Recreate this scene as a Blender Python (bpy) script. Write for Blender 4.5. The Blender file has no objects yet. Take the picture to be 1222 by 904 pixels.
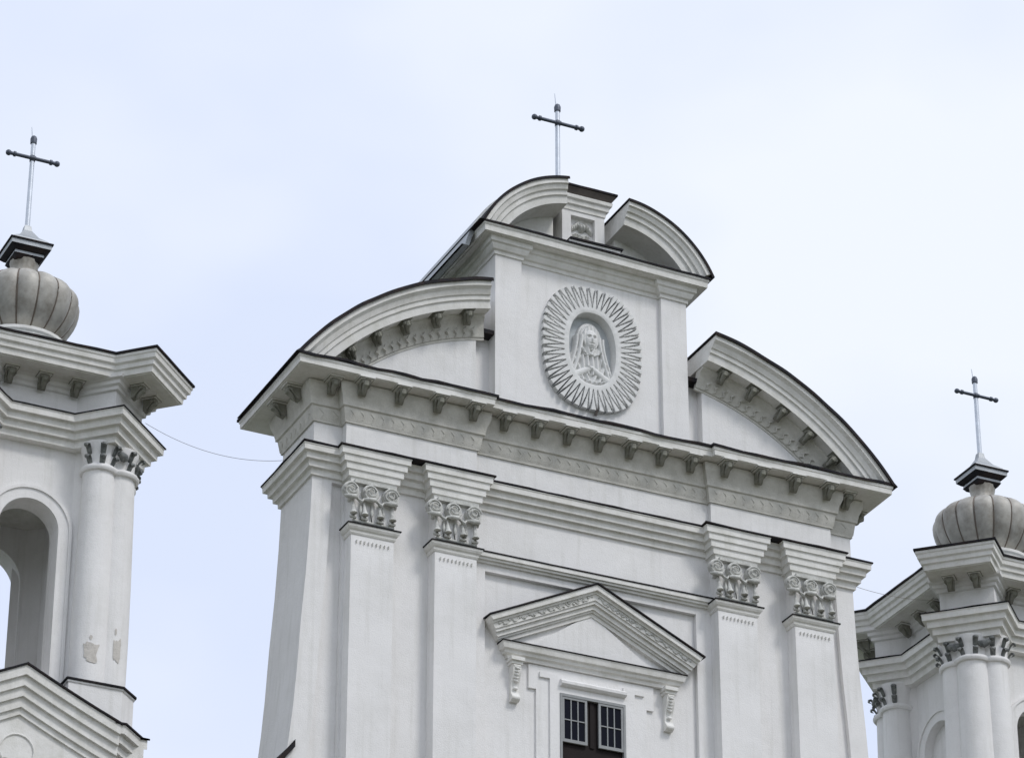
import bpy, math, random
from mathutils import Vector, Matrix, noise
random.seed(7)
PI = math.pi
S2 = 2 ** -0.5
scene = bpy.context.scene
col = scene.collection

# ------------------------------------------------------------------ camera
PS, TH = math.radians(25.566), math.radians(28.633)
fwd = Vector((math.sin(PS) * math.cos(TH), math.cos(PS) * math.cos(TH), math.sin(TH)))
rgt = Vector((math.cos(PS), -math.sin(PS), 0))
upv = rgt.cross(fwd)
cam_d = bpy.data.cameras.new('camera'); cam = bpy.data.objects.new('camera', cam_d); col.objects.link(cam)
cam_d.sensor_width = 36; cam_d.lens = 36 * 4305.7 / 1222
cam_d.clip_start = 0.5; cam_d.clip_end = 5000
m = Matrix((rgt, upv, -fwd)).transposed().to_4x4(); m.translation = Vector((-27.289, -53.840, 1.6))
cam.matrix_world = m
scene.camera = cam
scene.render.resolution_x = 1024; scene.render.resolution_y = 757

# ------------------------------------------------------------------ light
SUN_AZ = math.radians(28)      # sun stands in front of the facade, a little to its right
SUN_EL = math.radians(50)
world = bpy.data.worlds.new("World"); scene.world = world; world.use_nodes = True
nt = world.node_tree; nt.nodes.clear()
W = lambda t: nt.nodes.new(t)
out = W('ShaderNodeOutputWorld'); bg = W('ShaderNodeBackground'); mix = W('ShaderNodeMix'); mix.data_type = 'RGBA'
sky = W('ShaderNodeTexSky'); sky.sky_type = 'NISHITA'; sky.sun_disc = False
sky.sun_elevation = SUN_EL; sky.sun_rotation = PI - SUN_AZ; sky.dust_density = 3.0; sky.air_density = 1.2
tc = W('ShaderNodeTexCoord'); mp = W('ShaderNodeMapping'); mp.inputs['Scale'].default_value = (1, 1, 1.6)
nz = W('ShaderNodeTexNoise'); nz.inputs['Scale'].default_value = 4.2; nz.inputs['Detail'].default_value = 4; nz.inputs['Roughness'].default_value = .5
rp = W('ShaderNodeValToRGB')
rp.color_ramp.elements[0].position = .36; rp.color_ramp.elements[0].color = (7.1, 7.85, 9.7, 1)
rp.color_ramp.elements[1].position = .60; rp.color_ramp.elements[1].color = (8.75, 9.2, 10.0, 1)
mix.inputs['Factor'].default_value = .93
nt.links.new(tc.outputs['Generated'], mp.inputs['Vector']); nt.links.new(mp.outputs['Vector'], nz.inputs['Vector'])
nt.links.new(nz.outputs['Fac'], rp.inputs['Fac'])
nt.links.new(sky.outputs['Color'], mix.inputs['A']); nt.links.new(rp.outputs['Color'], mix.inputs['B'])
nt.links.new(mix.outputs['Result'], bg.inputs['Color']); nt.links.new(bg.outputs['Background'], out.inputs['Surface'])
bg.inputs['Strength'].default_value = .103
sun_d = bpy.data.lights.new('sun', 'SUN'); sun_d.energy = 1.4; sun_d.angle = math.radians(14); sun_d.color = (1, .975, .94)
sun = bpy.data.objects.new('sun', sun_d); col.objects.link(sun)
sdir = Vector((math.sin(SUN_AZ) * math.cos(SUN_EL), -math.cos(SUN_AZ) * math.cos(SUN_EL), math.sin(SUN_EL)))
sun.rotation_euler = sdir.to_track_quat('Z', 'Y').to_euler()
sun.location = (0, -30, 60)
vs = scene.view_settings
vs.view_transform = 'Standard'; vs.look = 'None'; vs.gamma = 1; vs.use_curve_mapping = False; vs.exposure = 0.07

# ------------------------------------------------------------------ materials
def material(name, base, rough=.85, var=.08, scale=1.2, streak=0.0, grain=.03, bump=.15, bscale=40, metallic=0, dirt=None, dirt_amt=.0, dirt_scale=2.0, seams=None):
    mt = bpy.data.materials.new(name); mt.use_nodes = True
    t = mt.node_tree; N = t.nodes; L = t.links
    b = N['Principled BSDF']; b.inputs['Roughness'].default_value = rough; b.inputs['Metallic'].default_value = metallic
    co = N.new('ShaderNodeTexCoord')
    src = co.outputs['Object']
    n1 = N.new('ShaderNodeTexNoise'); n1.inputs['Scale'].default_value = scale; n1.inputs['Detail'].default_value = 6; n1.inputs['Roughness'].default_value = .6
    L.new(src, n1.inputs['Vector'])
    def mixc(a, bcol, fac):
        mx = N.new('ShaderNodeMix'); mx.data_type = 'RGBA'
        if isinstance(a, tuple): mx.inputs['A'].default_value = (*a, 1)
        else: L.new(a, mx.inputs['A'])
        if isinstance(bcol, tuple): mx.inputs['B'].default_value = (*bcol, 1)
        else: L.new(bcol, mx.inputs['B'])
        L.new(fac, mx.inputs['Factor']); return mx.outputs['Result']
    def rng(v, a, c, d=0., e=1.):
        r = N.new('ShaderNodeMapRange'); r.inputs['From Min'].default_value = a; r.inputs['From Max'].default_value = c
        r.inputs['To Min'].default_value = d; r.inputs['To Max'].default_value = e; L.new(v, r.inputs['Value']); return r.outputs['Result']
    lo = tuple(max(0, c * (1 - var)) for c in base); hi = tuple(min(1, c * (1 + var * .6)) for c in base)
    c = mixc(lo, hi, rng(n1.outputs['Fac'], .3, .7))
    if streak > 0:
        mpn = N.new('ShaderNodeMapping'); mpn.inputs['Scale'].default_value = (5, 5, .35); L.new(src, mpn.inputs['Vector'])
        n2 = N.new('ShaderNodeTexNoise'); n2.inputs['Scale'].default_value = 1.6; n2.inputs['Detail'].default_value = 5; L.new(mpn.outputs['Vector'], n2.inputs['Vector'])
        c = mixc(c, tuple(x * y for x, y in zip(base, (.70, .70, .66))), rng(n2.outputs['Fac'], .52, .8, 0, streak))
    if dirt:
        n3 = N.new('ShaderNodeTexNoise'); n3.inputs['Scale'].default_value = dirt_scale; n3.inputs['Detail'].default_value = 8; n3.inputs['Roughness'].default_value = .7
        L.new(src, n3.inputs['Vector'])
        c = mixc(c, dirt, rng(n3.outputs['Fac'], .45, .72, 0, dirt_amt))
    if grain > 0:
        n4 = N.new('ShaderNodeTexNoise'); n4.inputs['Scale'].default_value = 26; n4.inputs['Detail'].default_value = 4; L.new(src, n4.inputs['Vector'])
        c = mixc(c, tuple(x * .72 for x in base), rng(n4.outputs['Fac'], .5, .8, 0, grain * 6))
    L.new(c, b.inputs['Base Color'])
    if bump > 0:
        nb = N.new('ShaderNodeTexNoise'); nb.inputs['Scale'].default_value = bscale; nb.inputs['Detail'].default_value = 5; L.new(src, nb.inputs['Vector'])
        nb2 = N.new('ShaderNodeTexNoise'); nb2.inputs['Scale'].default_value = 3.0; nb2.inputs['Detail'].default_value = 3; L.new(src, nb2.inputs['Vector'])
        ad = N.new('ShaderNodeMath'); ad.operation = 'MULTIPLY_ADD'; L.new(nb2.outputs['Fac'], ad.inputs[0]); ad.inputs[1].default_value = 2.0; L.new(nb.outputs['Fac'], ad.inputs[2])
        bp = N.new('ShaderNodeBump'); bp.inputs['Strength'].default_value = bump; bp.inputs['Distance'].default_value = .02
        L.new(ad.outputs[0], bp.inputs['Height']); L.new(bp.outputs['Normal'], b.inputs['Normal'])
    return mt

M_WALL = material('white_plaster', (.79, .78, .775), var=.05, scale=.8, streak=.45, grain=.03, bump=.32, dirt=(.60, .59, .56), dirt_amt=.3, dirt_scale=1.1)
M_TRIM = material('moulding_plaster', (.77, .76, .735), var=.07, scale=2.2, streak=.45, grain=.03, bump=.3, dirt=(.50, .49, .43), dirt_amt=.5, dirt_scale=3.0)
M_LEAF = material('weathered_stucco', (.62, .605, .56), var=.12, scale=4, streak=.3, grain=.05, bump=.4, dirt=(.42, .41, .36), dirt_amt=.6, dirt_scale=6)
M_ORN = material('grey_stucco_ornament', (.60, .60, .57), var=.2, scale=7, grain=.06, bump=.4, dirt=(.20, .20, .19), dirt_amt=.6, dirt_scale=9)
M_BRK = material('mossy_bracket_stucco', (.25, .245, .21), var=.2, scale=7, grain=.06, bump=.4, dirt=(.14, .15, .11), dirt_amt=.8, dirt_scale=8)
M_DARKORN = material('dark_metal_leaf', (.13, .14, .14), rough=.6, var=.4, scale=9, grain=.05, bump=.3, dirt=(.45, .45, .42), dirt_amt=.5, dirt_scale=12)
M_FLASH = material('dark_sheet_flashing', (.018, .018, .022), rough=.8, var=.4, scale=3, grain=.0, bump=.2, bscale=12, dirt=(.06, .035, .025), dirt_amt=.5, dirt_scale=4)
M_RUST = material('rusty_soffit_board', (.10, .085, .075), rough=.8, var=.3, scale=4, bump=.2)
M_ZINC = material('zinc_sheet', (.45, .435, .40), rough=.6, var=.25, scale=2.5, grain=.03, bump=.25, bscale=9, metallic=.2, dirt=(.15, .125, .095), dirt_amt=.8, dirt_scale=2.0)
M_SEAM = material('dark_seam', (.17, .14, .115), rough=.6, var=.2, scale=4, bump=.0, metallic=.3)
M_ROOFGREY = material('grey_roof_sheet', (.36, .38, .40), rough=.5, var=.15, scale=2, bump=.2, metallic=.4)
M_STEEL = material('galvanised_steel', (.60, .64, .70), rough=.38, var=.12, scale=5, bump=.1, metallic=.55)
M_BLACK = material('black_painted_steel', (.09, .105, .14), rough=.5, var=.3, scale=5, bump=.1, metallic=.3)
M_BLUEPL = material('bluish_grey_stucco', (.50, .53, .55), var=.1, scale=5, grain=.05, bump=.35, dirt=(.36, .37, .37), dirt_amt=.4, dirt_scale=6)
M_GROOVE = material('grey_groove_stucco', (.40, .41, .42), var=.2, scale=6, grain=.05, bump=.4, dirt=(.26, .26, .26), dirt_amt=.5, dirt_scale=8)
M_FIG = material('pale_relief_stucco', (.72, .72, .71), var=.08, scale=5, grain=.05, bump=.3, dirt=(.45, .46, .45), dirt_amt=.4, dirt_scale=10)
M_PEEL = material('bare_render', (.58, .55, .51), var=.12, scale=9, grain=.06, bump=.5, dirt=(.36, .34, .31), dirt_amt=.5, dirt_scale=14)
M_WOODF = material('grey_painted_wood', (.27, .28, .285), rough=.6, var=.12, scale=6, bump=.2)
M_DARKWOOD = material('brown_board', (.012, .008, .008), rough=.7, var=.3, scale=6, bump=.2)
M_GLASS = material('window_glass', (.008, .009, .016), rough=.08, var=.2, scale=1.5, grain=0, bump=.03, bscale=3)
M_INNER = material('belfry_inner_plaster', (.62, .61, .57), var=.1, scale=1.5, streak=.5, grain=.03, bump=.3, dirt=(.36, .36, .30), dirt_amt=.7, dirt_scale=2.2)
M_GROUND = material('paved_ground', (.20, .175, .14), var=.25, scale=.15, grain=.06, bump=.4, bscale=8)
M_GRASS = material('lawn', (.07, .09, .04), var=.3, scale=.5, grain=.06, bump=.4, bscale=20)

for mm, sp in ((M_FLASH, .15), (M_GLASS, .07), (M_DARKWOOD, .2)): mm.node_tree.nodes['Principled BSDF'].inputs['Specular IOR Level'].default_value = sp

# ------------------------------------------------------------------ mesh builder
def offs(path, o, closed=True):
    n = len(path); res = []
    for i in range(n):
        p = path[i]
        if closed or 0 < i < n - 1:
            a = path[i - 1]; b = path[(i + 1) % n]
            e1 = Vector((p[0] - a[0], p[1] - a[1])).normalized(); e2 = Vector((b[0] - p[0], b[1] - p[1])).normalized()
        elif i == 0:
            b = path[1]; e1 = e2 = Vector((b[0] - p[0], b[1] - p[1])).normalized()
        else:
            a = path[i - 1]; e1 = e2 = Vector((p[0] - a[0], p[1] - a[1])).normalized()
        n1 = Vector((e1.y, -e1.x)); n2 = Vector((e2.y, -e2.x)); k = 1 + n1.dot(n2)
        if k < .05: k = .05
        v = (n1 + n2) / k
        res.append((p[0] + v.x * o, p[1] + v.y * o))
    return res

def subdiv(path, step, closed=True):
    r = []; n = len(path)
    for i in range(n if closed else n - 1):
        a = path[i]; b = path[(i + 1) % n]; d = math.hypot(b[0] - a[0], b[1] - a[1]); k = max(1, int(d / step))
        for j in range(k): r.append((a[0] + (b[0] - a[0]) * j / k, a[1] + (b[1] - a[1]) * j / k))
    if not closed: r.append(path[-1])
    return r

class MB:
    def __init__(s): s.v = []; s.f = []
    def add(s, vs_, fs):
        o = len(s.v); s.v += [tuple(v) for v in vs_]; s.f += [tuple(i + o for i in f) for f in fs]; return s
    def box(s, x0, x1, y0, y1, z0, z1):
        return s.add([(x0, y0, z0), (x1, y0, z0), (x1, y1, z0), (x0, y1, z0), (x0, y0, z1), (x1, y0, z1), (x1, y1, z1), (x0, y1, z1)],
                     [(3, 2, 1, 0), (4, 5, 6, 7), (0, 1, 5, 4), (1, 2, 6, 5), (2, 3, 7, 6), (3, 0, 4, 7)])
    def prism_xz(s, poly, y0, y1):       # polygon in xz counter-clockwise seen from the front (-y)
        n = len(poly)
        vs_ = [(x, y0, z) for x, z in poly] + [(x, y1, z) for x, z in poly]
        fs = [tuple(range(n)), tuple(range(2 * n - 1, n - 1, -1))] + [(i, i + n, (i + 1) % n + n, (i + 1) % n) for i in range(n)]
        return s.add(vs_, fs)
    def loft(s, outline, prof, wob=0, zf=None):   # closed outline, stacked (out, z) rings, capped
        rings = [offs(outline, o) for o, z in prof]; n = len(outline); vs_ = []
        for (o, z), r in zip(prof, rings):
            for p in r:
                dz = 0
                if wob: dz = wob * (noise.noise(Vector((p[0] * 1.7, p[1] * 1.7, 3.1))) + .6 * noise.noise(Vector((p[0] * 6.1, p[1] * 6.1, 5.2))))
                if zf: dz += zf(p[0])
                dx = wob * .8 * noise.noise(Vector((p[0] * 2.3, p[1] * 2.3, 9.1))) if wob else 0
                vs_.append((p[0] + dx, p[1] + dx, z + dz))
        fs = []
        for k in range(len(prof) - 1):
            for i in range(n):
                a = k * n + i; b = k * n + (i + 1) % n
                fs.append((a, b, b + n, a + n))
        fs.append(tuple(range(n - 1, -1, -1))); fs.append(tuple(range((len(prof) - 1) * n, len(prof) * n)))
        return s.add(vs_, fs)
    def sweep(s, path, prof, zf=None):   # open plan path, closed section profile (out, z)
        rings = [offs(path, o, False) for o, z in prof]; n = len(path); k = len(prof); vs_ = []
        for i in range(n):
            for j in range(k):
                z = prof[j][1] + (zf(rings[j][i][0]) if zf else 0)
                vs_.append((rings[j][i][0], rings[j][i][1], z))
        fs = []
        for i in range(n - 1):
            for j in range(k):
                a = i * k + j; b = i * k + (j + 1) % k; fs.append((a, b, b + k, a + k))
        fs.append(tuple(range(k))); fs.append(tuple(range(n * k - 1, (n - 1) * k - 1, -1)))
        return s.add(vs_, fs)
    def arc(s, curve, prof, zmin=None, flip=1):   # curve [(x,z,nx,nz)], closed section (inward distance, y)
        n = len(curve); k = len(prof); vs_ = []
        for (x, z, nx, nzz) in curve:
            for a, y in prof:
                zz = z - nzz * a
                vs_.append((x - nx * a, y, max(zz, zmin) if zmin is not None else zz))
        fs = []
        for i in range(n - 1):
            for j in range(k):
                a = i * k + j; b = i * k + (j + 1) % k; fs.append((a, b, b + k, a + k))
        fs.append(tuple(range(k))); fs.append(tuple(range(n * k - 1, (n - 1) * k - 1, -1)))
        return s.add(vs_, fs)
    def tube(s, pts, r, n=10, cap=True):
        vs_ = []; fs = []; m_ = len(pts)
        for i, p in enumerate(pts):
            p = Vector(p); a = Vector(pts[max(0, i - 1)]); b = Vector(pts[min(m_ - 1, i + 1)]); d = (b - a).normalized()
            u = d.cross(Vector((0, 0, 1)));  u = Vector((1, 0, 0)) if u.length < .01 else u.normalized(); w = u.cross(d)
            rr = r[i] if isinstance(r, (list, tuple)) else r
            for j in range(n):
                t = 2 * PI * j / n; vs_.append(p + (u * math.cos(t) + w * math.sin(t)) * rr)
        for i in range(m_ - 1):
            for j in range(n):
                a = i * n + j; b = i * n + (j + 1) % n; fs.append((a, b, b + n, a + n))
        if cap: fs += [tuple(range(n)), tuple(range(m_ * n - 1, (m_ - 1) * n - 1, -1))]
        return s.add(vs_, fs)
    def lathe(s, prof, cx=0, cy=0, n=24, lobe=None):   # prof [(r,z)]
        vs_ = []; fs = []; m_ = len(prof)
        for r, z in prof:
            for j in range(n):
                t = 2 * PI * j / n; rr = r * (lobe(t) if lobe else 1)
                vs_.append((cx + rr * math.cos(t), cy + rr * math.sin(t), z))
        for i in range(m_ - 1):
            for j in range(n):
                a = i * n + j; b = i * n + (j + 1) % n; fs.append((a, b, b + n, a + n))
        fs += [tuple(range(n - 1, -1, -1)), tuple(range((m_ - 1) * n, m_ * n))]
        return s.add(vs_, fs)
    def ball(s, c, rx, ry=None, rz=None, n=10, mrings=7):
        ry = ry or rx; rz = rz or rx; vs_ = [(c[0], c[1], c[2] - rz)]
        for i in range(1, mrings):
            t = -PI / 2 + PI * i / mrings
            for j in range(n):
                a = 2 * PI * j / n; vs_.append((c[0] + rx * math.cos(t) * math.cos(a), c[1] + ry * math.cos(t) * math.sin(a), c[2] + rz * math.sin(t)))
        vs_.append((c[0], c[1], c[2] + rz)); fs = []
        for j in range(n): fs.append((0, 1 + (j + 1) % n, 1 + j))
        for i in range(mrings - 2):
            for j in range(n):
                a = 1 + i * n + j; b = 1 + i * n + (j + 1) % n; fs.append((a, b, b + n, a + n))
        e = len(vs_) - 1
        for j in range(n): fs.append((e, e - n + j, e - n + (j + 1) % n))
        return s.add(vs_, fs)
    def xf(s, mat, start=0):
        s.v = s.v[:start] + [tuple(mat @ Vector(v)) for v in s.v[start:]]; return s
    def build(s, name, mt, parent=None, smooth=None):
        me = bpy.data.meshes.new(name); me.from_pydata(s.v, [], s.f); me.materials.append(mt)
        import bmesh
        bm = bmesh.new(); bm.from_mesh(me); bmesh.ops.remove_doubles(bm, verts=bm.verts, dist=1e-5); bmesh.ops.recalc_face_normals(bm, faces=bm.faces); bm.to_mesh(me); bm.free()
        if smooth is not None:
            me.shade_smooth(); me.set_sharp_from_angle(angle=math.radians(smooth))
        o = bpy.data.objects.new(name, me); col.objects.link(o)
        if parent: o.parent = parent
        return o

def empty(name, loc=(0, 0, 0)):
    o = bpy.data.objects.new(name, None); col.objects.link(o); o.location = loc; return o
def tag(o, label=None, cat=None, group=None, kind=None):
    if label: o['label'] = label
    if cat: o['category'] = cat
    if group: o['group'] = group
    if kind: o['kind'] = kind
    return o
KIDS = lambda o: [c for c in col.objects if c.parent == o]
def copy_tree(o, parent=None):
    c = o.copy(); col.objects.link(c); c.parent = parent
    for ch in KIDS(o):
        copy_tree(ch, c)
    return c
def shift(o, dx=0, dy=0, dz=0, rz=0): o.location = (dx, dy, dz); o.rotation_euler = (0, 0, rz); return o

# ------------------------------------------------------------------ ground
g = MB().add([(-1500, -1500, 0), (1500, -1500, 0), (1500, 1500, 0), (-1500, 1500, 0)], [(0, 1, 2, 3)]).build('ground', M_GRASS); tag(g, kind='structure')
g = MB().box(-32, 32, -62, 12, 0.0, .06).build('paved_square', M_GROUND); tag(g, kind='structure')

# ------------------------------------------------------------------ shared ornaments
def spiral(mb, cx, cz, y, R, turns=2.1, tube_r=.02, hand=1, dy=.03):
    mb_s = len(mb.v)
    n = 34; pts = []
    for i in range(n):
        t = i / (n - 1); a = -hand * (PI * .1 + t * turns * 2 * PI); r = R * (1 - .82 * t)
        pts.append((cx + r * math.cos(a), y - dy * t, cz + r * math.sin(a)))
    mb.tube(pts, [tube_r * (1.15 - .3 * i / n) for i in range(n)], n=6)

def bracket_mesh():
    """S-scroll console under the soffit: origin at wall/soffit joint, projects towards -y, hangs down."""
    mb = MB()
    mb.box(-.16, .16, -.33, 0.0, -.035, .0)          # square plate on the soffit
    # body: scroll profile in yz, extruded in x
    prof = [(-.27, -.035), (-.295, -.08), (-.27, -.125), (-.22, -.13), (-.17, -.15), (-.13, -.20), (-.09, -.26), (-.05, -.30), (0, -.31), (0, -.035)]
    n = len(prof); w = .085
    vs_ = [(-w, y, z) for y, z in prof] + [(w, y, z) for y, z in prof]
    fs = [tuple(range(n)), tuple(range(2 * n - 1, n - 1, -1))] + [(i, i + n, (i + 1) % n + n, (i + 1) % n) for i in range(n)]
    mb.add(vs_, fs)
    # leaf drop on the front with a curled tip
    mb.tube([(0, -.27, -.06), (0, -.25, -.14), (0, -.17, -.20), (0, -.13, -.28), (0, -.10, -.33)], [.05, .075, .06, .045, .012], n=8)
    for sx in (-1, 1):
        mb.tube([(sx * .08, -.24, -.07), (sx * .11, -.20, -.13), (sx * .07, -.13, -.20)], [.02, .03, .01], n=6)
        mb.tube([(sx * w, -.235, -.085), (sx * (w + .02), -.235, -.085)], .045, n=10)
    return mb
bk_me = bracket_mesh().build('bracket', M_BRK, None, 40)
plate_me = MB().box(-.17, .17, -.35, 0, -.03, .0).box(-.145, .145, -.325, 0, -.05, -.03).build('bracket_plate', M_TRIM)
def put_bracket(parent, x, y, z, rz=0, tilt=0, s=1.0):
    o = bk_me.copy(); col.objects.link(o); o.parent = parent; o.location = (x, y, z); o.rotation_euler = (0, tilt, rz); o.scale = (s, s, s)
    p = plate_me.copy(); p.name = 'bracket_plate'; col.objects.link(p); p.parent = o; p.location = (0, 0, .012)
    return o
def put_bracket_leaf(parent, x, y, z, rz=0, tilt=0, s=1.0):   # as a sub-part: one mesh level
    o = bk_me.copy(); col.objects.link(o); o.parent = parent; o.location = (x, y, z); o.rotation_euler = (0, tilt, rz); o.scale = (s, s, s)
    return o

def leaf_row(mb, p0, p1, outn, z0f, h, step=.155, tiltd=1):
    """small curled leaves in a row along a band from p0 to p1 (plan), out direction outn"""
    a = Vector((p0[0], p0[1], 0)); b = Vector((p1[0], p1[1], 0)); d = (b - a); L_ = d.length; d.normalize(); on = Vector((outn[0], outn[1], 0))
    k = max(1, int(L_ / step))
    for i in range(k):
        c = a + d * ((i + .5) * L_ / k); z = z0f
        s = L_ / k
        top = c + on * .082 + d * (-.30 * s) + Vector((0, 0, z + h * .85)); mid = c + on * .066 + d * (.10 * s) + Vector((0, 0, z + h * .55)); low = c + on * .05 + d * (-.08 * s) + Vector((0, 0, z + h * .2))
        end = c + on * .04 + d * (.30 * s) + Vector((0, 0, z + h * .14))
        mb.tube([top, mid, low, end], [.008, .019, .017, .006], n=5)

# ================================================================== CENTRAL FACADE
church = empty('church_facade', (0, 0, 0))
tag(church, 'tall white baroque church front with curved gables, pilasters and attic, between the two towers', 'church')

# --- wall -----------------------------------------------------------
flare = [(31.3, 5.60), (30.3, 5.625), (29.3, 5.67), (28.3, 5.74), (27.3, 5.79), (26.6, 5.84), (26.0, 5.90), (25.4, 5.98), (24.6, 6.15), (24.0, 6.4)]
right_side = [(x, z) for z, x in flare]
body = [(6.4, 0), ] + right_side[::-1] + [(-x, z) for x, z in right_side] + [(-6.4, 0)]
w = MB()
w.prism_xz(body, -.10, 1.28)
# corner strips, strips between the pilasters, field above the recess
for s_ in (1, -1):
    strip = [(5.22 + (x - 5.6), z) for x, z in right_side]
    poly = right_side[::-1] + strip                      # right side up, inner edge down
    poly = [(s_ * x, z) for x, z in poly]
    if s_ < 0: poly = poly[::-1]
    w.prism_xz(poly, -.20, -.103)
    a, b = sorted((s_ * 2.17, s_ * 5.0)); 
    a2, b2 = sorted((s_ * 5.0, s_ * 5.225))
    w.box(a, b, -.198, -.104, 10, 31.28)
    w.box(a2, b2, -.197, -.105, 31.10, 31.285)
    a3, b3 = sorted((s_ * 5.0, s_ * 5.24))
w.box(-2.172, 2.172, -.196, -.102, 29.97, 31.29)
w.box(-5.05, 5.05, -.1, 1.2, 31.3, 33.1)
w.build('wall', M_WALL, church)
# lower wing coping seen at the left edge
lw = MB()
lw.prism_xz([(-13, 18), (-5.8, 18), (-5.8, 25.78), (-6.3, 25.23), (-7.2, 24.3), (-8.6, 23.2), (-10.5, 22.4), (-13, 22)], -.15, 1.1)
vol = lw.build('volute_wall', M_WALL, church)
cp = MB().prism_xz([(-5.80, 25.98), (-6.33, 25.29), (-7.25, 24.36), (-8.65, 23.26), (-10.5, 22.46), (-10.5, 22.40), (-8.6, 23.18), (-7.2, 24.27), (-6.3, 25.20), (-5.80, 25.84)], -.27, 1.2)
cp.build('flashing', M_FLASH, vol)

# --- pilasters --------------------------------------------------------
def make_pilaster():
    p = MB()
    p.box(-.415, .415, -.50, -.15, 12, 30.93)
    p.box(-.415, .415, -.50, -.15, 30.93, 31.27)
    o = p.build('pilaster', M_WALL, church)
    # necking moulding with a thin dark sheet on it
    path = [(-.415, -.19), (-.415, -.50), (.415, -.50), (.415, -.19)]
    nk = MB()
    for i in range(9):
        x = -.31 + i * .0775
        nk.tube([(x, -.495, 29.885), (x, -.52, 29.88), (x, -.522, 29.85), (x, -.50, 29.84)], [.013, .016, .014, .01], n=6)
    nk.sweep(path, [(-.05, 30.0), (.015, 30.0), (.03, 30.03), (.03, 30.07), (.06, 30.09), (.085, 30.13), (.09, 30.17), (-.05, 30.185)])
    nk.build('necking', M_TRIM, o)
    MB().sweep(subdiv(path, .2, False), [(-.05, 30.19), (.105, 30.168), (.108, 30.19), (-.05, 30.215)]).build('flashing', M_FLASH, o)
    # capital
    c = MB()
    y = -.50
    c.box(-.40, .40, -.60, -.45, 30.99, 31.05)
    for k, cx in enumerate((-.47, -.09, .31)):
        hand = 1 if k < 2 else -1
        c.add(*disc(cx, y - .10, 30.835, .155, .10))
        spiral(c, cx, 30.835, y - .115, .155, hand=hand, tube_r=.016, dy=.05)
        # drooping leaf pad under the volute
        c.tube([(cx - .13, y - .07, 30.70), (cx - .04, y - .15, 30.665), (cx + .06, y - .15, 30.675), (cx + .13, y - .08, 30.70)], [.02, .045, .045, .02], n=7)
    for cx in (-.40, .40):       # corner volutes seen from the side
        c.tube([(cx * 1.0, y + .02, 30.83), (cx * 1.12, y + .02, 30.83)], [.11, .10], n=14)
        c.tube([(cx * 1.05, y - .09, 30.74), (cx * 1.1, y + .05, 30.69), (cx * 1.05, y + .16, 30.72)], [.02, .04, .02], n=7)
    for cx in (-.42, -.20, .10, .34):       # bell drops
        c.tube([(cx, y - .03, 30.66), (cx, y - .07, 30.55), (cx, y - .09, 30.44), (cx, y - .11, 30.36), (cx, y - .10, 30.31)], [.02, .026, .04, .07, .035], n=9)
        c.tube([(cx - .06, y - .08, 30.30), (cx + .06, y - .08, 30.30)], [.03, .03], n=7)
    for cx in (-.26, -.04, .18):
        c.tube([(cx, y - .02, 30.62), (cx, y - .045, 30.45), (cx, y - .03, 30.28)], [.015, .035, .02], n=7)
    for cx in (-.28, .11):
        c.tube([(cx - .09, y - .05, 30.72), (cx, y - .12, 30.60), (cx + .09, y - .05, 30.72)], [.02, .04, .02], n=7)
    c.tube([(-.40, y - .02, 30.26), (.40, y - .02, 30.26)], [.035, .035], n=8)
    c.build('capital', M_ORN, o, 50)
    return o
def disc(cx, y, cz, r, th, n=18):
    vs_ = []; fs = []
    for yy, rr in ((y + th, r), (y, r), (y - .015, r * .8)):
        for j in range(n): vs_.append((cx + rr * math.cos(2 * PI * j / n), yy, cz + rr * math.sin(2 * PI * j / n)))
    for k in range(2):
        for j in range(n): fs.append((k * n + j, k * n + (j + 1) % n, (k + 1) * n + (j + 1) % n, (k + 1) * n + j))
    fs.append(tuple(range(2 * n, 3 * n)))
    return vs_, fs
pil = make_pilaster()
PX = (-4.535, -2.895, 2.895, 4.535)
for i, x in enumerate(PX):
    o = pil if i == 0 else copy_tree(pil, church)
    o.location = (x, 0, 0)

# --- architrave --------------------------------------------------------
def front_path(yw, yp, W_, pil_ranges, back):
    pts = [(-W_, yw)]
    for a, b in pil_ranges: pts += [(a, yw), (a, yp), (b, yp), (b, yw)]
    pts += [(W_, yw), (W_, back), (-W_, back)]
    return pts
PR = [(x - .415, x + .415) for x in PX]
path = front_path(-.20, -.50, 5.60, PR, 1.28)
def steps(z0, z1, o0, o1, n, tail=.006):
    """square fasciae: vertical faces, flat undersides"""
    r = []
    for k in range(n):
        o = o0 + (o1 - o0) * k / (n - 1); za = z0 + (z1 - z0) * k / n; zb = z0 + (z1 - z0) * (k + 1) / n
        r += [(o, za), (o + .004, zb - .022), (o + .018, zb - .012), (o + .018, zb)]
    return r
ZA = 31.65
AW = [(-5.60, -.20), (5.60, -.20), (5.60, 1.28), (-5.60, 1.28)]
ar = MB()
ar.loft(AW, [(-.02, 31.16)] + steps(31.16, ZA, .05, .275, 4) + [(-.02, ZA + .005)])
def squash(mb, st):
    for i in range(st, len(mb.v)):
        v = mb.v[i]
        if v[1] < -.5: mb.v[i] = (v[0], -.5 + (v[1] + .5) * .55, v[2])
for a, b in PR:
    st = len(ar.v)
    ar.sweep([(a, -.19), (a, -.50), (b, -.50), (b, -.19)], [(-.08, 31.00)] + steps(31.00, ZA + .003, .03, .26, 5) + [(-.08, ZA + .01)])
    squash(ar, st)
aro = ar.build('architrave', M_TRIM, church)
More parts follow.
